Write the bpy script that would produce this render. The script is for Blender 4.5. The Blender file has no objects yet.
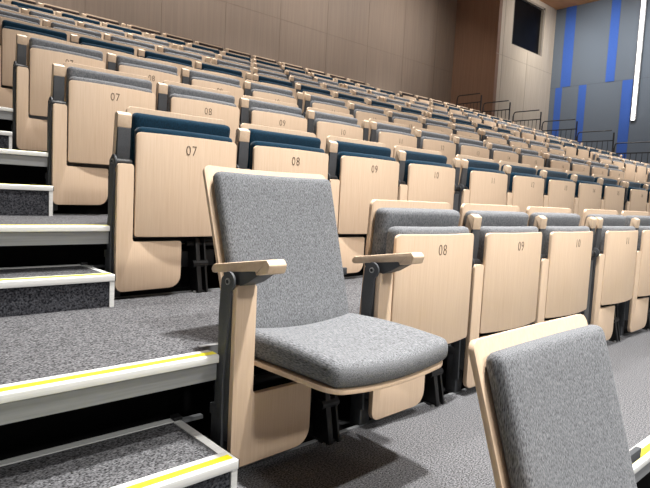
import bpy, bmesh, math, random
from mathutils import Vector, Matrix
random.seed(4)
SC = bpy.context.scene
COL = SC.collection

# ------------------------------------------------------------------ materials
def s2l(c):
    return tuple(((v/255)/12.92 if v/255 <= .04045 else (((v/255)+.055)/1.055)**2.4) for v in c) + (1,)

def mat(name, rgb, rough=.6, metal=0, spec=.5, rgb2=None, scale=(1, 1, 1), nscale=5, detail=4, lo=.35, hi=.65,
        bump=0, sheen=0, rgb3=None, coat=0):
    m = bpy.data.materials.new(name); m.use_nodes = True
    nt = m.node_tree; b = nt.nodes['Principled BSDF']
    b.inputs['Base Color'].default_value = s2l(rgb)
    b.inputs['Roughness'].default_value = rough
    b.inputs['Metallic'].default_value = metal
    b.inputs['Specular IOR Level'].default_value = spec
    if sheen:
        b.inputs['Sheen Weight'].default_value = sheen
        b.inputs['Sheen Roughness'].default_value = .4
    if rgb2:
        tc = nt.nodes.new('ShaderNodeTexCoord'); mp = nt.nodes.new('ShaderNodeMapping')
        mp.inputs['Scale'].default_value = scale
        nz = nt.nodes.new('ShaderNodeTexNoise'); nz.inputs['Scale'].default_value = nscale
        nz.inputs['Detail'].default_value = detail
        cr = nt.nodes.new('ShaderNodeValToRGB')
        cr.color_ramp.elements[0].position = lo; cr.color_ramp.elements[0].color = s2l(rgb)
        cr.color_ramp.elements[1].position = hi; cr.color_ramp.elements[1].color = s2l(rgb2)
        if rgb3:
            e = cr.color_ramp.elements.new((lo+hi)/2); e.color = s2l(rgb3)
        nt.links.new(tc.outputs['Object'], mp.inputs['Vector']); nt.links.new(mp.outputs['Vector'], nz.inputs['Vector'])
        nt.links.new(nz.outputs['Fac'], cr.inputs['Fac']); nt.links.new(cr.outputs['Color'], b.inputs['Base Color'])
        if bump:
            bp = nt.nodes.new('ShaderNodeBump'); bp.inputs['Strength'].default_value = bump; bp.inputs['Distance'].default_value = .003
            nt.links.new(nz.outputs['Fac'], bp.inputs['Height']); nt.links.new(bp.outputs['Normal'], b.inputs['Normal'])
    return m

def emis(name, rgb, strength):
    m = bpy.data.materials.new(name); m.use_nodes = True
    b = m.node_tree.nodes['Principled BSDF']
    b.inputs['Base Color'].default_value = s2l(rgb)
    b.inputs['Emission Color'].default_value = s2l(rgb); b.inputs['Emission Strength'].default_value = strength
    return m

M = {}
M['wood'] = mat('pale_ash_veneer', (199, 173, 147), .42, rgb2=(210, 187, 162), scale=(260, 260, 7), nscale=1, detail=3, lo=.25, hi=.75, spec=.35)
M['wood_edge'] = mat('ash_edge', (208, 185, 160), .45, rgb2=(200, 176, 150), scale=(60, 60, 60), nscale=1, detail=2, spec=.35)
M['grey'] = mat('grey_melange_fabric', (61, 62, 65), .95, rgb2=(133, 135, 138), scale=(520, 520, 100), nscale=1, detail=2, lo=.28, hi=.72, bump=.25, sheen=.06, spec=.15)
M['grey_seat'] = mat('grey_melange_fabric_seat', (61, 62, 65), .95, rgb2=(133, 135, 138), scale=(520, 100, 520), nscale=1, detail=2, lo=.28, hi=.72, bump=.25, sheen=.06, spec=.15)
M['blue'] = mat('petrol_blue_fabric', (4, 28, 42), .95, rgb2=(12, 50, 70), scale=(420, 420, 110), nscale=1, detail=3, lo=.34, hi=.68, bump=.2, sheen=.15, spec=.15)
M['brown'] = mat('top_row_dark_brown', (44, 36, 33), .95, rgb2=(66, 56, 52), scale=(620, 620, 150), nscale=1, detail=3, lo=.3, hi=.72, spec=.15)  # top row cushions, coloured darker and browner than the grey rows
M['steel'] = mat('dark_grey_painted_steel', (64, 66, 69), .5, spec=.35, rgb2=(72, 74, 77), nscale=300)
M['black'] = mat('black_steel', (17, 17, 18), .5, spec=.4, rgb2=(24, 24, 25), nscale=60)
M['bolt'] = mat('bright_bolt', (190, 190, 188), .3, metal=.9, rgb2=(170, 170, 168), nscale=200)
M['ink'] = mat('printed_digits', (88, 72, 58), .6, rgb2=(94, 78, 63), nscale=200)
M['alu'] = mat('aluminium_nosing', (214, 215, 212), .42, metal=.15, rgb2=(226, 226, 223), scale=(2, 90, 90), nscale=2)
M['alu_dull'] = mat('dull_aluminium', (128, 130, 132), .45, metal=.3, rgb2=(140, 142, 144), scale=(2, 60, 60), nscale=2)
M['yellow'] = mat('yellow_grip_strip', (238, 226, 12), .6, rgb2=(246, 236, 40), nscale=120)
M['carpet'] = mat('grey_loop_carpet', (14, 14, 15), .97, rgb2=(126, 126, 129), scale=(150, 230, 230), nscale=1.2, detail=3, lo=.33, hi=.72, bump=.03, spec=.1)
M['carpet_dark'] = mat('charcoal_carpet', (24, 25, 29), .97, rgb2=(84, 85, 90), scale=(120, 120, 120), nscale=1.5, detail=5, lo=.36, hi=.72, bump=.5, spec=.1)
M['void'] = mat('black_painted_substructure', (14, 14, 15), .8, spec=.2, rgb2=(19, 19, 20), nscale=8)
M['wall_wood'] = mat('taupe_timber_wall', (130, 114, 101), .55, rgb2=(137, 121, 107), scale=(14, 14, .5), nscale=2, detail=5, spec=.3)
M['wall_brown'] = mat('brown_timber_wall', (136, 106, 86), .55, rgb2=(144, 113, 92), scale=(14, 14, .5), nscale=2, detail=5, spec=.3)
M['wall_pale'] = mat('pale_wall_panels', (196, 182, 163), .6, rgb2=(204, 191, 173), scale=(9, 9, .6), nscale=2, spec=.3)
M['wall_grey'] = mat('grey_blue_acoustic_wall', (112, 122, 134), .9, rgb2=(120, 130, 142), scale=(30, 30, 30), nscale=2, spec=.1)
M['stripe'] = mat('royal_blue_acoustic_strip', (72, 108, 192), .9, rgb2=(79, 115, 199), scale=(30, 30, 30), nscale=2, spec=.1)
M['ceil'] = mat('orange_timber_ceiling', (205, 150, 105), .6, rgb2=(212, 158, 113), scale=(.5, 9, 9), nscale=2)
M['seam'] = mat('dark_seam', (121, 105, 92), .8, rgb2=(125, 109, 96), nscale=9)
M['glass_dark'] = mat('dark_booth_glass', (5, 5, 7), .35, rgb2=(12, 13, 16), nscale=3, spec=.1)
M['frame'] = mat('booth_window_frame', (150, 140, 126), .5, rgb2=(156, 146, 132), nscale=20)
M['rail'] = mat('black_rail_paint', (22, 22, 24), .45, rgb2=(28, 28, 30), nscale=40)
M['led'] = emis('led_diffuser', (255, 250, 244), 9)

# ------------------------------------------------------------------ mesh helpers
def finish(bm, name, m, smooth=True, angle=35):
    bmesh.ops.remove_doubles(bm, verts=bm.verts, dist=1e-6)
    bmesh.ops.recalc_face_normals(bm, faces=bm.faces)
    me = bpy.data.meshes.new(name); bm.to_mesh(me); bm.free()
    me.materials.append(M[m] if isinstance(m, str) else m)
    if smooth:
        me.shade_smooth()
        try: me.set_sharp_from_angle(angle=math.radians(angle))
        except Exception: pass
    return me

def obj(name, me, parent=None, loc=(0, 0, 0)):
    o = bpy.data.objects.new(name, me); COL.objects.link(o)
    if parent: o.parent = parent
    o.location = loc
    return o

def empty(name, loc, label, cat, group=None):
    o = bpy.data.objects.new(name, None); COL.objects.link(o); o.location = loc
    o.empty_display_size = .1
    o['label'] = label; o['category'] = cat
    if group: o['group'] = group
    return o

def add_box(bm, x0, x1, y0, y1, z0, z1, bev=0):
    r = bmesh.ops.create_cube(bm, size=1)
    for v in r['verts']:
        v.co = Vector(((x0+x1)/2+v.co.x*(x1-x0), (y0+y1)/2+v.co.y*(y1-y0), (z0+z1)/2+v.co.z*(z1-z0)))
    if bev:
        es = {e for v in r['verts'] for e in v.link_edges}
        bmesh.ops.bevel(bm, geom=list(es), offset=bev, segments=2, affect='EDGES', profile=.6)

def add_tube(bm, p0, p1, r, n=10, r1=None):
    p0, p1 = Vector(p0), Vector(p1); d = p1-p0
    mt = Matrix.Translation((p0+p1)/2) @ d.to_track_quat('Z', 'Y').to_matrix().to_4x4()
    bmesh.ops.create_cone(bm, cap_ends=True, segments=n, radius1=r, radius2=r if r1 is None else r1, depth=d.length, matrix=mt)

def rpoly(pts, n=5):
    """polygon with a rounding radius per corner: [(a, b, r), ...]"""
    out = []; N = len(pts)
    for i, (a, b, r) in enumerate(pts):
        p = Vector((a, b)); q0 = Vector(pts[i-1][:2]); q1 = Vector(pts[(i+1) % N][:2])
        if r <= 0: out.append(p); continue
        d0 = (q0-p).normalized(); d1 = (q1-p).normalized()
        ang = d0.angle(d1); t = r/math.tan(ang/2)
        s, e = p+d0*t, p+d1*t
        c = p+(d0+d1).normalized()*(r/math.sin(ang/2))
        a0 = math.atan2((s-c).y, (s-c).x); a1 = math.atan2((e-c).y, (e-c).x)
        da = (a1-a0+math.pi) % (2*math.pi)-math.pi
        for k in range(n+1):
            th = a0+da*k/n; out.append(c+Vector((math.cos(th), math.sin(th)))*r)
    return out

def add_prism(bm, outline, t0, t1, axes='xz', bev=.0015, slices=0, fn=None):
    """extrude a 2D outline; axes names the two outline axes, the third is the thickness"""
    b2 = bmesh.new()
    def put(a, b, t):
        d = {axes[0]: a, axes[1]: b}; k = [c for c in 'xyz' if c not in axes][0]; d[k] = t
        return Vector((d['x'], d['y'], d['z']))
    vs = [b2.verts.new(put(p[0], p[1], t0)) for p in outline]
    f = b2.faces.new(vs)
    ex = bmesh.ops.extrude_face_region(b2, geom=[f])
    nv = [v for v in ex['geom'] if isinstance(v, bmesh.types.BMVert)]
    off = put(0, 0, t1-t0)
    for v in nv: v.co += off
    if bev:
        b2.edges.ensure_lookup_table()
        k = [c for c in 'xyz' if c not in axes][0]; ki = 'xyz'.index(k)
        es = [e for e in b2.edges if abs(e.verts[0].co[ki]-e.verts[1].co[ki]) < 1e-7]
        bmesh.ops.bevel(b2, geom=es, offset=bev, segments=2, affect='EDGES', profile=.6)
    if slices:
        xs = [v.co.x for v in b2.verts]; a, b = min(xs), max(xs)
        for k in range(1, slices):
            bmesh.ops.bisect_plane(b2, geom=b2.verts[:]+b2.edges[:]+b2.faces[:], plane_co=(a+(b-a)*k/slices, 0, 0), plane_no=(1, 0, 0))
    if fn:
        for v in b2.verts: v.co = fn(v.co)
    tmp = bpy.data.meshes.new('tmp'); b2.to_mesh(tmp); b2.free(); bm.from_mesh(tmp); bpy.data.meshes.remove(tmp)

def add_rbox(bm, x0, x1, y0, y1, z0, z1, r, mid=(8, 2, 8), fn=None, rx=None):
    """rounded box out of a subdivided shell; r is the edge radius"""
    b2 = bmesh.new()
    lo = (x0, y0, z0); hi = (x1, y1, z1); rr = [min(r, (hi[k]-lo[k])/2*.98) for k in range(3)]
    def ticks(k):
        a, b, q = lo[k], hi[k], rr[k]
        t = [a, a+q*.2, a+q*.5, a+q]
        t += [a+q+(b-a-2*q)*i/mid[k] for i in range(1, mid[k])]
        return t+[b-q, b-q*.5, b-q*.2, b]
    T = [ticks(k) for k in range(3)]; cache = {}
    def vert(p):
        key = tuple(round(c, 7) for c in p)
        if key not in cache:
            inn = [min(max(p[k], lo[k]+rr[k]), hi[k]-rr[k]) for k in range(3)]
            d = Vector([(p[k]-inn[k])/rr[k] for k in range(3)])
            if d.length > 1e-9:
                # map the cube shell to the sphere shell
                d = d.normalized()*max(abs(d.x), abs(d.y), abs(d.z))
            q = Vector([inn[k]+d[k]*rr[k] for k in range(3)])
            cache[key] = b2.verts.new(fn(q) if fn else q)
        return cache[key]
    for k in range(3):
        i, j = [c for c in range(3) if c != k]
        for side in (lo[k], hi[k]):
            for a in range(len(T[i])-1):
                for b in range(len(T[j])-1):
                    q = []
                    for (da, db) in ((0, 0), (1, 0), (1, 1), (0, 1)):
                        p = [0, 0, 0]; p[k] = side; p[i] = T[i][a+da]; p[j] = T[j][b+db]; q.append(vert(p))
                    try: b2.faces.new(q)
                    except ValueError: pass
    tmp = bpy.data.meshes.new('tmp'); b2.to_mesh(tmp); b2.free(); bm.from_mesh(tmp); bpy.data.meshes.remove(tmp)

def box_mesh(name, m, *dims, bev=0):
    bm = bmesh.new(); add_box(bm, *dims, bev=bev); return finish(bm, name, m)

# ------------------------------------------------------------------ the hall's measures (metres, row 1 floor at z 0, seat block starts at x 0)
PITCH, RD, RISE = .55, .8164, .2888
SEAT_N = 13
def F(i):                     # floor level of row i
    return {0: -.324, 1: 0.}.get(i, .324+(i-2)*RISE-(.01 if i == 3 else 0))
def Y(i):                     # front plane of the folded seats of row i
    return {0: -.924, 1: -.0438}.get(i, (i-1)*RD)
def XS(i): return .041 if i == 0 else (0, 0, .041, .057, .095, .125, .155, .185, .21, .24)[i]
def SZ(i):                    # how far the seats of row i sit above the general fit
    return (0, 0, 0, .02, .02, .01, .005, 0, 0, 0)[i]
def NOSE(i):                  # front edge of the platform of row i
    if i == 1: return -.67
    if i == 2: return .0095
    return (i-2)*RD+.035
def XJ(n):                    # left edge of seat number n
    x = (n-7)*PITCH
    if n >= 11: x += .0906
    if n >= 16: x += .08
    if n >= 20: x = 8.6+(n-20)*PITCH
    return x

# ------------------------------------------------------------------ seat parts (local: x right, y away from the front, z up from the floor)
PX0, PX1, PZ0, PZL = .036, .4935, .241, .40
BULGE = .026
def sagger(x0, x1, b=BULGE):
    def s(x):
        u = (x-(x0+x1)/2)/((x1-x0)/2); return b*(1-min(1, u*u))
    return s

def m_front_panel():
    bm = bmesh.new()
    o = rpoly([(-.036, .518, .012), (-.036, .03, .03), (.239, .034, .05), (.239, .222, .01), (.029, .222, .012), (.029, .518, .012)])
    add_prism(bm, o, 0, .018, 'xz', bev=.002)
    return finish(bm, 'front_panel', 'wood')

def m_seat_panel(opened=False):
    bm = bmesh.new()
    if opened:
        a, b = .037, .495; sg = sagger(a, b, .020)
        o = rpoly([(a, 0, .012), (b, 0, .012), (b, PZL, .045), (a, PZL, .045)], 7)
        fn = lambda c: Vector((c.x, .115-c.z, .292+c.y-sg(c.x)+.012*(c.z/PZL)))
    else:
        sg = sagger(PX0, PX1)
        o = rpoly([(PX0, 0, .012), (PX1, 0, .012), (PX1, PZL, .018), (PX0, PZL, .018)], 5)
        fn = lambda c: Vector((c.x, c.y-sg(c.x), PZ0+c.z))
    add_prism(bm, o, 0, .013, 'xz', bev=.004, slices=14, fn=fn)
    return finish(bm, 'seat_panel', 'wood')

def m_seat_cushion(m, opened=False):
    bm = bmesh.new()
    if opened:
        a, b = .043, .491; sg = sagger(a, b, .020)
        def fn(c):
            v = c.z; w = c.y
            crown = .010*math.sin(math.pi*min(1, max(0, v/.41)))*(w/.075)+.013*(1-v/.41)*(w-.012)/.064
            return Vector((c.x, .115-v, .292+w-sg(c.x)+.012*(v/PZL)+crown))
        add_rbox(bm, a, b, .012, .076, .01, .408, .026, (12, 2, 10), fn)
        return finish(bm, 'seat_cushion', 'grey_seat', angle=60)
    sg = sagger(PX0, PX1)
    add_rbox(bm, PX0+.012, PX1-.008,   .012, .068, .02, .424, .022, (10, 2, 8), lambda c: Vector((c.x, c.y-sg(c.x), PZ0+c.z)))
    return finish(bm, 'seat_cushion', m, angle=60)

BW0, BW1 = .048, .518
def tilt(opened):
    """maps (x, y offset from the back's face plane, s along the back) to seat space"""
    if opened:
        p0 = Vector((0, .098, .275)); d = Vector((0, .166, .552)).normalized()
    else:
        p0 = Vector((0, .168, .187)); d = Vector((0, -.044, .565)).normalized()
    nrm = Vector((0, d.z, -d.y))          # points to the back of the seat
    return lambda c: p0+Vector((c.x, 0, 0))+nrm*c.y+d*c.z

def m_back_shell(opened):
    bm = bmesh.new(); fn = tilt(opened)
    BW0, BW1, BL = (.014, .503, .580) if opened else (.048, .518, .565)
    sg = sagger(BW0, BW1, .012)
    o = rpoly([(BW0+.02, 0, .012), (BW1-.02, 0, .012), (BW1, BL, .022), (BW0, BL, .022)], 6)
    add_prism(bm, o, 0, .014, 'xz', bev=.004, slices=10, fn=lambda c: fn(Vector((c.x, c.y+sg(c.x), c.z))))
    return finish(bm, 'back_shell', 'wood')

def m_back_cushion(m, opened):
    bm = bmesh.new(); fn = tilt(opened)
    BW0, BW1 = (.014, .503) if opened else (.048, .518)
    sg = sagger(BW0, BW1, .012)
    top = .542 if not opened else .555
    def f(c):
        k = .012*(1-c.z/.56)             # narrower towards the seat
        x = c.x+(k if c.x < .266 else -k)*abs(c.x-.3025)/.22
        yy = c.y*(1+(0 if opened else .35*(c.z-.3)/.25))
        return fn(Vector((x, yy+sg(x), c.z)))
    add_rbox(bm, BW0+(.016 if opened else .008), BW1-(.012 if opened else .004), -.046, 0, .06, top, .023, (10, 2, 10), f)
    return finish(bm, 'back_cushion', m, angle=60)

ARM_P = Vector((-.030, .028, .525))            # the armrest's pivot
def arm_map(ang):
    ext = .028 if ang > 1 else 0         # folded up it stands a little higher
    c, s = math.cos(ang), math.sin(ang)
    # local: a forward from the pivot (towards -y), h upwards
    return lambda x, a, h: Vector((ARM_P.x+x, ARM_P.y-((a+ext)*c-h*s), ARM_P.z+(a+ext)*s+h*c))

def m_armrest(ang):
    bm = bmesh.new(); f = arm_map(ang)
    o = rpoly([(-.122, .024, .010), (.096, .022, .002), (.100, .012, .003), (.148, .014, .005), (.158, .034, .007), (.148, .049, .006), (-.09, .048, .012)], 4)
    add_prism(bm, o, .0, .056, 'yz', bev=.006, fn=lambda c: f(c.x, c.y, c.z))
    return finish(bm, 'armrest', 'wood_edge')

def m_armrest_bracket(ang):
    bm = bmesh.new(); f = arm_map(ang)
    o = rpoly([(-.05, .024, .003), (-.03, .004, .01), (.03, .006, .01), (.098, .012, .004), (.104, .016, .002), (.104, .022, .002)] if ang > 1 else
              [(-.05, .024, .003), (-.03, -.008, .01), (.02, -.014, .01), (.06, -.006, .01), (.112, .014, .004), (.112, .022, .002)], 4)
    add_prism(bm, o, .003, .053, 'yz', bev=.0015, fn=lambda c: f(c.x, c.y, c.z))
    return finish(bm, 'armrest_bracket', 'steel')

def m_side_post():
    bm = bmesh.new()
    pts = [Vector(p) for p in [(.035, .06), (.064, .06), (.064, .26), (.068, .44), (.060, .53)]]
    cx, cz, r = ARM_P.y, ARM_P.z, .026
    for k in range(9):
        th = math.radians(70+k*22); pts.append(Vector((cx+r*math.cos(th), cz+r*math.sin(th))))
    pts.append(Vector((.020, .44))); pts.append(Vector((.040, .26)))
    add_prism(bm, pts, -.044, -.037, 'yz', bev=.0012)
    add_box(bm, -.037, .02, .020, .046, .10, .485)        # folded flange carrying the panel
    return finish(bm, 'side_post', 'steel')

def m_pivot():
    bm = bmesh.new()
    y, z = ARM_P.y, ARM_P.z
    add_tube(bm, (-.047, y, z), (-.043, y, z), .009, 16)
    return finish(bm, 'pivot_bolt', 'bolt')

def m_pivot_barrel():
    bm = bmesh.new()
    y, z = ARM_P.y, ARM_P.z
    add_tube(bm, (-.0485, y, z), (-.046, y, z), .0055, 12)
    add_tube(bm, (-.037, y+.004, z-.004), (.028, y+.004, z-.004), .017, 14)
    return finish(bm, 'pivot_barrel', 'black')

def m_back_link(x1=.518):
    bm = bmesh.new()
    add_box(bm, .47, x1, .150, .163, .492, .517, bev=.002)
    return finish(bm, 'back_link', 'steel')

def m_base_post():
    bm = bmesh.new()
    add_box(bm, -.042, .005, .046, .092, 0.0, .17, bev=.004)
    add_box(bm, -.040, .003, .046, .082, .17, .31, bev=.004)
    add_box(bm, -.044, .008, .044, .097, .155, .185, bev=.003)
    return finish(bm, 'base_post', 'steel')

def m_support_leg():
    bm = bmesh.new()
    o = rpoly([(.0, 0, .004), (.075, 0, .004), (.085, .12, .02), (.11, .235, .008), (.04, .235, .008), (.02, .10, .02)], 4)
    add_prism(bm, o, .325, .345, 'yz', bev=.002)
    add_prism(bm, o, .365, .373, 'yz', bev=.001)
    add_box(bm, .318, .38, .012, .09, 0.0, .006, bev=.002)
    add_tube(bm, (.29, .055, .205), (.43, .055, .205), .011, 10)
    add_tube(bm, (.31, .035, .12), (.38, .035, .12), .016, 10)
    return finish(bm, 'support_leg', 'black')

def m_bolt():
    bm = bmesh.new()
    add_tube(bm, (0, 0, 0), (0, 0, .009), .006, 8)
    return finish(bm, 'bolt', 'bolt')

def m_torsion_bar():
    bm = bmesh.new()
    add_tube(bm, (-.02, .105, .215), (.495, .105, .215), .014, 10)
    add_box(bm, .06, .46, .10, .135, .10, .17, bev=.004)
    return finish(bm, 'torsion_bar', 'black')

DIGITS = {}
def m_number(txt):
    if txt not in DIGITS:
        cu = bpy.data.curves.new('seat_number', 'FONT'); cu.body = txt; cu.size = .056; cu.align_x = 'CENTER'; cu.align_y = 'CENTER'
        cu.offset = -.0007; cu.space_character = 1.12; cu.resolution_u = 3
        o = bpy.data.objects.new('seat_number', cu); COL.objects.link(o)
        me = bpy.data.meshes.new_from_object(o)
        bpy.data.objects.remove(o); bpy.data.curves.remove(cu)
        bm = bmesh.new(); bm.from_mesh(me); bpy.data.meshes.remove(me)
        for v in bm.verts: v.co = Vector((v.co.x*.86, 0, v.co.y))
        bmesh.ops.triangulate(bm, faces=bm.faces)
        ex = bmesh.ops.extrude_face_region(bm, geom=bm.faces[:])
        for v in ex['geom']:
            if isinstance(v, bmesh.types.BMVert): v.co.y -= .0006
        DIGITS[txt] = finish(bm, 'seat_number', 'ink', smooth=False)
    return DIGITS[txt]

UP, UP2, DOWN = math.radians(83), math.radians(70), math.radians(9)
ME = dict(
    front_panel=m_front_panel(), seat_panel=m_seat_panel(), seat_panel_open=m_seat_panel(True),
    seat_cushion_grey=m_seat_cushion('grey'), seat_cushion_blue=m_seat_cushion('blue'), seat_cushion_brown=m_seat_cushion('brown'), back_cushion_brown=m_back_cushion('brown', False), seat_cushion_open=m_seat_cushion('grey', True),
    back_shell=m_back_shell(False), back_shell_open=m_back_shell(True),
    back_cushion_grey=m_back_cushion('grey', False), back_cushion_blue=m_back_cushion('blue', False), back_cushion_open=m_back_cushion('grey', True),
    arm_up=m_armrest(UP), arm_up_b=m_armrest_bracket(UP), arm_down=m_armrest(DOWN), arm_down_b=m_armrest_bracket(DOWN),
    side_post=m_side_post(), pivot=m_pivot(), barrel=m_pivot_barrel(), base_post=m_base_post(), leg=m_support_leg(), bolt=m_bolt(), link=m_back_link(), link_long=m_back_link(.60), torsion=m_torsion_bar())

def column(root, arm, dx=0):
    """armrest and its upright"""
    s = obj('side_post', ME['side_post'], root, (dx, 0, 0))
    obj('pivot_bolt', ME['pivot'], s); obj('pivot_barrel', ME['barrel'], s)
    a = obj('armrest', ME['arm_'+arm], root, (dx, 0, 0)); obj('armrest_bracket', ME['arm_'+arm+'_b'], a)
    obj('base_post', ME['base_post'], root, (dx, 0, 0))


def make_seat(i, n, label, colour, opened=False, arm='up', end=None, number=True, end_arm=None, group=None):
    root = empty('auditorium_seat', (XJ(n)+(XS(i) if n < 20 else 0), Y(i), F(i)+SZ(i)), label, 'seat', group)
    obj('front_panel', ME['front_panel'], root)
    sp = obj('seat_panel', ME['seat_panel_open' if opened else 'seat_panel'], root)
    if number and not opened:
        k = obj('seat_number', m_number('%02d' % n), sp, (.257, -BULGE-.0003, PZ0+PZL-.056))
    obj('seat_cushion', ME['seat_cushion_open'] if opened else ME['seat_cushion_'+colour], root)
    obj('back_shell', ME['back_shell_open' if opened else 'back_shell'], root)
    obj('back_cushion', ME['back_cushion_open'] if opened else ME['back_cushion_'+colour], root)
    column(root, arm)
    if end is not None: column(root, end_arm or arm, end)
    lg = obj('support_leg', ME['leg'], root)
    if i <= 2:
        for bx, by in ((.310, .008), (.388, .008)): obj('bolt', ME['bolt'], lg, (bx, by, 0))
    obj('torsion_bar', ME['torsion'], root)
    if opened: obj('back_link', ME['link' if i else 'link_long'], root)
    return root

# ------------------------------------------------------------------ camera (measured from the photo's vanishing points)
CAM = Vector((-.8310, -1.1893, .7529)); YAW, PIT, ROL, FPX, CX, CY = math.radians(40.7162), math.radians(4.567), math.radians(2.6543), 552.89, 296.22, 239.53
r_ = Vector((math.cos(YAW), -math.sin(YAW), 0)); h_ = Vector((math.sin(YAW), math.cos(YAW), 0)); z_ = Vector((0, 0, 1))
fw = h_*math.cos(PIT)-z_*math.sin(PIT); up = h_*math.sin(PIT)+z_*math.cos(PIT)
R2 = r_*math.cos(ROL)+up*math.sin(ROL); U2 = up*math.cos(ROL)-r_*math.sin(ROL)
cam = bpy.data.cameras.new('camera'); co = bpy.data.objects.new('camera', cam); COL.objects.link(co)
m3 = Matrix((R2, U2, -fw)).transposed()
co.matrix_world = Matrix.Translation(CAM) @ m3.to_4x4()
cam.sensor_fit = 'HORIZONTAL'; cam.sensor_width = 36; cam.lens = FPX/650*36
cam.shift_x = (325-CX)/650; cam.shift_y = (CY-244)/650; cam.clip_start = .05; cam.clip_end = 100
SC.camera = co
def proj(p):
    v = Vector(p)-CAM; d = v.dot(fw)
    if d < .05: return None
    return CX+FPX*v.dot(R2)/d, CY-FPX*v.dot(U2)/d
def in_view(i, n, mx=25):
    x, y, z = XJ(n)+(XS(i) if n < 20 else 0), Y(i), F(i)
    ps = [proj((x+a, y+b, z+c)) for a in (0, .54) for b in (0, .15) for c in (.25, .76)]
    ps = [p for p in ps if p]
    return bool(ps) and max(p[0] for p in ps) > -mx and min(p[0] for p in ps) < 650+mx and max(p[1] for p in ps) > -mx and min(p[1] for p in ps) < 488+mx

# ------------------------------------------------------------------ seats
ORD = ['zeroth', 'first', 'second', 'third', 'fourth', 'fifth', 'sixth', 'seventh', 'eighth', 'ninth', 'tenth', 'eleventh', 'twelfth', 'thirteenth']
ROWNAME = {2: 'first blue row', 3: 'row behind first blue row', 4: 'row before second blue row', 5: 'second blue row', 6: 'row behind second blue row',
           7: 'row before third blue row', 8: 'third blue row', 9: 'top row by brown wall'}
GROUPS = {1: 'seats in the front row', 2: 'seats in the first blue row', 3: 'seats in the third row up', 4: 'seats in the fourth row up', 5: 'seats in the second blue row',
          6: 'seats in the sixth row up', 7: 'seats in the seventh row up', 8: 'seats in the third blue row', 9: 'seats in the top row'}
make_seat(0, 7, 'nearest grey seat back with pale wood shell, cropped at bottom right corner', 'grey', True, 'down')
FRONT = {7: 'open grey seat with its cushion folded down, in the middle foreground',
         8: 'folded grey seat numbered 08 directly right of the open seat',
         9: 'folded grey seat numbered 09, second to the right of the open seat',
         10: 'folded grey seat numbered 10, third to the right of the open seat',
         11: 'folded grey seat numbered 11, fourth to the right of the open seat',
         12: 'folded grey seat numbered 12, fifth right of the open seat, cut by right edge',
         13: 'folded grey seat sixth to the right of the open seat'}
for i in range(1, 10):
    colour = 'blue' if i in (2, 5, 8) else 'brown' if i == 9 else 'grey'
    for n in range(7, 26):
        if not in_view(i, n): continue
        if i == 1 and n > 12: continue
        if i == 1: lab = FRONT[n]
        else:
            pos = ''
            if n <= 19:
                if i <= 3 and n <= 13: pos = 'numbered %02d' % n
                elif i == 2: pos = ORD[n-6]+' from left aisle'
                else: pos = (ORD[20-n]+' left of far aisle') if n < 19 else 'last before far aisle'
            else: pos = ORD[n-19]+' right of far aisle'
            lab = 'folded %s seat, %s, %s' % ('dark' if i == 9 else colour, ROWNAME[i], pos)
        end = PITCH+.006 if n in (10, 19, 25) else (PITCH-.002 if n == 15 else None)
        make_seat(i, n, lab, colour, opened=(i == 1 and n == 7), arm='down' if (i == 1 and n in (7, 8)) else 'up',
                  end=end, end_arm='up', number=(i <= 5 and n < 20), group=GROUPS[i])

# ------------------------------------------------------------------ stepped floor: platforms, nosings, aisle steps
XL, XR = -1.5, 13.2
AISLE_R = -.035
for i in range(0, 10):
    z = F(i); y0 = NOSE(i) if i else -2.6
    y1 = Y(i)+.05 if i < 9 else 8.41
    fl = obj('floor', box_mesh('floor', 'carpet', XL, XR, y0+(.04 if i < 2 else .095), y1, z-.03, z))
    fl['kind'] = 'structure'
    if i > 1: obj('aisle_carpet', box_mesh('aisle_carpet', 'carpet', XL, -.047+XS(i-1), y0+.05, y0+.095, z-.03, z), fl)
    if i:
        # aluminium nosing of the aisle, its yellow strip and the fascia under it
        xr = -.047+XS(i-1) if i > 1 else XR
        bm = bmesh.new()
        o = rpoly([(y0, z-.018, .002), (y0, z+.003, .004), (y0+.056, z+.003, .001), (y0+.056, z-.001, 0), (y0+.006, z-.001, 0), (y0+.006, z-.018, 0)], 3)
        add_prism(bm, o, XL, xr, 'yz', bev=0)
        obj('nosing', finish(bm, 'nosing', 'alu'), fl)
        obj('yellow_strip', box_mesh('yellow_strip', 'yellow', XL, xr, y0+.013, y0+.034, z+.0028, z+.0042), fl)
        obj('fascia', box_mesh('fascia', 'alu_dull', XL, xr, y0+.010, y0+.03, z-.066, z-.016), fl)
        if i > 1:
            obj('seat_edge', box_mesh('seat_edge', 'alu_dull', xr, XR, y0+.093, y0+.11, z-.06, z+.001), fl)
            obj('deck_beam', box_mesh('deck_beam', 'void', XL, XR, y0+.28, y0+.30, F(i-1)-.06, z-.03), fl)
    if i < 9:
        obj('back_trim', box_mesh('back_trim', 'alu_dull', AISLE_R-.03, XR, y1-.006, y1+.006, z-.03, z+.003), fl)
        obj('under_deck', box_mesh('under_deck', 'void', XL, XR, y1+.006, NOSE(i+1)+.28, z-.06, z-.03), fl)

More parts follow.
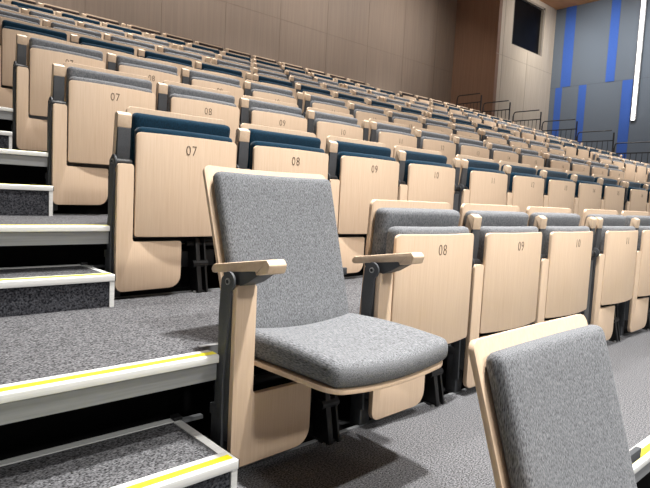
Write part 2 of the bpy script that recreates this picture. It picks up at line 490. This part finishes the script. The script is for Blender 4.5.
for i in range(1, 5):
    z = F(i); yn = Y(i)-.104; yr = Y(i)+.2041; xr = (0, -.084, -.040, -.007, .011)[i]; h = .114 if i < 3 else .138; xl = XL+.05
    lab = ['', 'carpeted half step with bright yellow strip at the bottom left corner',
           'carpeted half step beside the first blue seat numbered 07',
           'carpeted half step with dark side beside the third row seat 07',
           'uppermost visible carpeted half step at the left edge of the photo'][i]
    st = empty('aisle_step', ((xl+xr)/2, yn, z), lab, 'step', 'half steps in the left aisle')
    def part(nm, m, *d, bev=0, parent=st):
        b = box_mesh(nm, m, *d, bev=bev); b.transform(Matrix.Translation(-Vector(((xl+xr)/2, yn, z)))); return obj(nm, b, parent)
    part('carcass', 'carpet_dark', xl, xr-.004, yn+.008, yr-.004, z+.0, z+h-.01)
    part('tread', 'carpet', xl, xr-.02, yn+.05, yr-.012, z+h-.012, z+h)
    bm = bmesh.new()
    o = rpoly([(yn, z+h-.021, .002), (yn, z+h+.003, .004), (yn+.054, z+h+.003, .001), (yn+.054, z+h-.004, 0), (yn+.006, z+h-.004, 0), (yn+.006, z+h-.021, 0)], 3)
    add_prism(bm, o, xl, xr, 'yz', bev=0)
    for v in bm.verts: v.co -= Vector(((xl+xr)/2, yn, z))
    ns = obj('nosing', finish(bm, 'nosing', 'alu'), st)
    part('yellow_strip', 'yellow', xl, xr-.008, yn+.014, yn+.034, z+h+.0028, z+h+.0042, parent=ns)
    part('rear_trim', 'alu', xl, xr, yr-.024, yr, z+h-.006, z+h+.003)
    part('side_trim', 'alu', xr-.024, xr, yn+.054, yr-.03, z+h-.008, z+h+.003)
    part('corner_trim', 'alu', xr-.017, xr, yn+.003, yn+.012, z, z+h-.02)
    part('end_cap', 'black', xr, xr+.004, yn+.002, yn+.05, z+h-.021, z+h+.001)
    part('rear_bracket', 'black', xr-.02, xr+.006, yr-.026, yr+.002, z+h+.0025, z+h+.012, bev=.002)
    part('support_bar', 'alu_dull', xr+.006, xr+.075, yr-.02, yr-.004, z+h-.012, z+h-.002)

# ------------------------------------------------------------------ hall shell
YB, YW, XB, XSD, ZC = 7.2, 8.55, 13.3, 16.6, 6.86
def struct(name, me, parent=None):
    o = obj(name, me, parent)
    if parent is None: o['kind'] = 'structure'
    return o
w = struct('wall_back', box_mesh('wall_back', 'wall_wood', -8, XB, YW, YW+.2, -.5, ZC+.3))
bm = bmesh.new()
for k in range(-6, 10): add_box(bm, -.2+k*1.4, -.188+k*1.4, YW-.004, YW+.01, F(9), ZC)
for zz in (4.55,): add_box(bm, -8, XB, YW-.003, YW+.01, zz, zz+.008)
obj('panel_seam', finish(bm, 'panel_seam', 'seam'), w)
w = struct('wall_booth_side', box_mesh('wall_booth_side', 'wall_brown', XB, XB+.15, YB-.02, YW, F(7), ZC+.3))
bm = bmesh.new()
WX0, WX1, WZ0, WZ1 = 14.05, 15.9, 5.30, 6.72
add_box(bm, XB+.15, WX0, YB-.02, YB+.13, F(5), ZC+.3); add_box(bm, WX1, XSD, YB-.02, YB+.13, F(5), ZC+.3)
add_box(bm, WX0, WX1, YB-.02, YB+.13, F(5), WZ0); add_box(bm, WX0, WX1, YB-.02, YB+.13, WZ1, ZC+.3)
w = struct('wall_booth_front', finish(bm, 'wall_booth_front', 'wall_pale', smooth=False))
bm = bmesh.new()
for x in (13.62, 15.0): add_box(bm, x, x+.012, YB-.024, YB, F(5), WZ0 if x > WX0 else ZC)
add_box(bm, XB, XSD, YB-.023, YB, 4.9, 4.91)
obj('panel_seam', finish(bm, 'panel_seam', mat('pale_seam', (170, 156, 138), .8, rgb2=(174, 160, 142), nscale=9)), w)
bm = bmesh.new()
for d in ((WX0, WX0+.05, WZ0, WZ1), (WX1-.09, WX1, WZ0, WZ1), (WX0, WX1, WZ1-.05, WZ1), (WX0, WX1, WZ0, WZ0+.02)):
    add_box(bm, d[0], d[1], YB-.01, YB+.12, d[2], d[3])
wn = struct('window_1', finish(bm, 'window_1', 'frame', smooth=False))
obj('pane', box_mesh('pane', 'glass_dark', WX0+.03, WX1-.06, YB+.07, YB+.08, WZ0+.01, WZ1-.03), wn)
bm = bmesh.new(); add_box(bm, XB+.15, XSD, YB+.9, YB+.95, F(9), ZC); add_box(bm, XB+.15, XSD, YB+.13, YB+.95, WZ0-.4, WZ0-.36)
struct('wall_booth_interior', finish(bm, 'wall_booth_interior', 'void', smooth=False))
w = struct('wall_right', box_mesh('wall_right', 'wall_grey', XSD, XSD+.2, -6, YW, -1, ZC+.3))
bm = bmesh.new(); add_box(bm, XSD-.003, XSD+.01, -6, YB, 4.45, 4.46)
obj('panel_seam', finish(bm, 'panel_seam', mat('grey_seam', (96, 104, 116), .9, rgb2=(99, 108, 120), nscale=9)), w)
for k, (a, b, z0, z1) in enumerate([(6.57, 6.87, 4.46, ZC), (5.33, 5.57, 4.46, ZC), (6.81, 7.01, 1.5, 4.45), (6.09, 6.305, 1.5, 4.45), (4.83, 5.1, 1.5, 4.45), (3.5, 3.75, 4.44, ZC), (2.3, 2.55, 1.5, 4.43)]):
    struct('trim_%d' % (k+1), box_mesh('trim', 'stripe', XSD-.012, XSD+.02, a, b, z0, z1))
struct('ceiling', box_mesh('ceiling', 'ceil', -8, XSD+.2, -6, YW+.2, ZC, ZC+.2))
struct('floor', box_mesh('floor', 'void', XL, XSD, -6, YW, -1.2, -1.0))
# landing beside the far stair
for i in range(3, 10):
    st = struct('floor', box_mesh('floor', 'carpet_dark', XR, XSD, NOSE(i), NOSE(i)+RD if i < 9 else YW, F(i)-.3, F(i)))

wl = empty('wall_light', (XSD, 4.73, 3.29), 'tall vertical white light strip on the grey and blue right wall', 'light')
obj('housing', box_mesh('housing', 'alu_dull', -.05, 0, -.07, .07, 0, ZC-3.29), wl)
obj('diffuser', box_mesh('diffuser', 'led', -.075, -.05, -.036, .036, .01, ZC-3.29), wl)

# ------------------------------------------------------------------ stair rails at the far end of the rows
RAILS = [(7.762, 7.0, 3.66), (6.953, 6.171, 3.39), (6.09, 5.351, 3.085), (5.328, 4.485, 2.80), (4.482, 3.674, 2.498), (3.672, 2.86, 2.215)]
RL = ['topmost black stair railing in front of the dark brown wall', 'second black stair railing from the top, at the brown and pale wall corner',
      'black stair railing in front of the pale wall under the dark window', 'black stair railing at the corner where the blue wall begins',
      'black stair railing before the grey and blue wall, second lowest', 'lowest black stair railing, cut by the right edge']
for k, (ya, yb, zt) in enumerate(RAILS):
    ya -= .03
    base = zt-1.25
    rt = empty('stair_railing', (12.42, ya, base), RL[k], 'railing', 'railings stepping down the far stair')
    L = ya-yb; H = 1.25
    bm = bmesh.new()
    add_tube(bm, (0, -.06, H), (0, -L+.05, H), .013, 8); add_tube(bm, (0, -.06, H), (0, -.018, H-.02), .013, 8); add_tube(bm, (0, -.018, H-.02), (0, -.0, H-.10), .013, 8)
    obj('handrail', finish(bm, 'handrail', 'rail'), rt)
    bm = bmesh.new(); add_box(bm, -.012, .012, -L, 0, H-.235, H-.213); obj('crossbar', finish(bm, 'crossbar', 'rail', smooth=False), rt)
    bm = bmesh.new(); add_box(bm, -.012, .012, -L, 0, .08, .105); obj('bottom_rail', finish(bm, 'bottom_rail', 'rail', smooth=False), rt)
    for y in (0, -L):
        obj('post', box_mesh('post', 'rail', -.012, .012, y-.012, y+.012, 0 if y == 0 else -.29, H-.10 if y == 0 else H-.05), rt)
    for q in range(1, 7):
        y = -L*q/7; bm = bmesh.new(); add_tube(bm, (0, y, .1), (0, y, H-.22), .007, 6); obj('baluster', finish(bm, 'baluster', 'rail'), rt)

# ------------------------------------------------------------------ light: hall ceiling lamps (above the frame), added fill lights and the open front of the hall
def area(name, loc, aim, size, power, col=(1, .98, .95), spread=None):
    l = bpy.data.lights.new(name, 'AREA'); l.energy = power; l.color = col; l.shape = 'DISK'; l.size = size
    if spread: l.spread = math.radians(spread)
    o = bpy.data.objects.new(name, l); COL.objects.link(o); o.location = loc
    o.rotation_euler = (Vector(aim)-Vector(loc)).to_track_quat('-Z', 'Y').to_euler()
    return o
for y, e in ((-2.6, 165), (-.5, 198), (1.9, 95), (4.3, 105), (6.3, 72)):
    for x, k in ((1.2 if y < 0 else 1.9, 1), (6, .5 if y < 0 else 1), (10.2, 1.35)):
        area('ceiling_lamp', (x, y, ZC-.1), (x-.1, y, 0), .3, e*k, spread=80)
for x in (.2, 2.6):
    area('front_fill', (x, -5.6, 4.4), (x+.2, 0, .2), .5, 14, spread=50)  # added low fill lights, narrowed to lift the near seat fronts only
for x in (-1.5, 1.5, 4.5, 7.5, 10.5):
    area('wall_fill', (x, 6.3, ZC-.1), (x, YW, 3.9), .4, 50, spread=120)  # added fill lights that brighten the back wall, not fixtures of the hall
for y in (.5, 3.2, 5.6):
    area('wall_fill', (14.4, y, ZC-.1), (XSD, y, 4), .4, 42, spread=120)  # the same added fill for the right wall
area('wall_fill', (14.9, 5.2, ZC-.1), (14.9, YB, 4.8), .4, 30, spread=120)  # added fill for the booth front
W = bpy.data.worlds.new('world'); SC.world = W; W.use_nodes = True
W.node_tree.nodes['Background'].inputs['Color'].default_value = (.95, .97, 1, 1)
W.node_tree.nodes['Background'].inputs['Strength'].default_value = .28

SC.view_settings.view_transform = 'Standard'; SC.view_settings.look = 'None'
SC.view_settings.gamma = 1; SC.view_settings.use_curve_mapping = False
SC.view_settings.exposure = 0
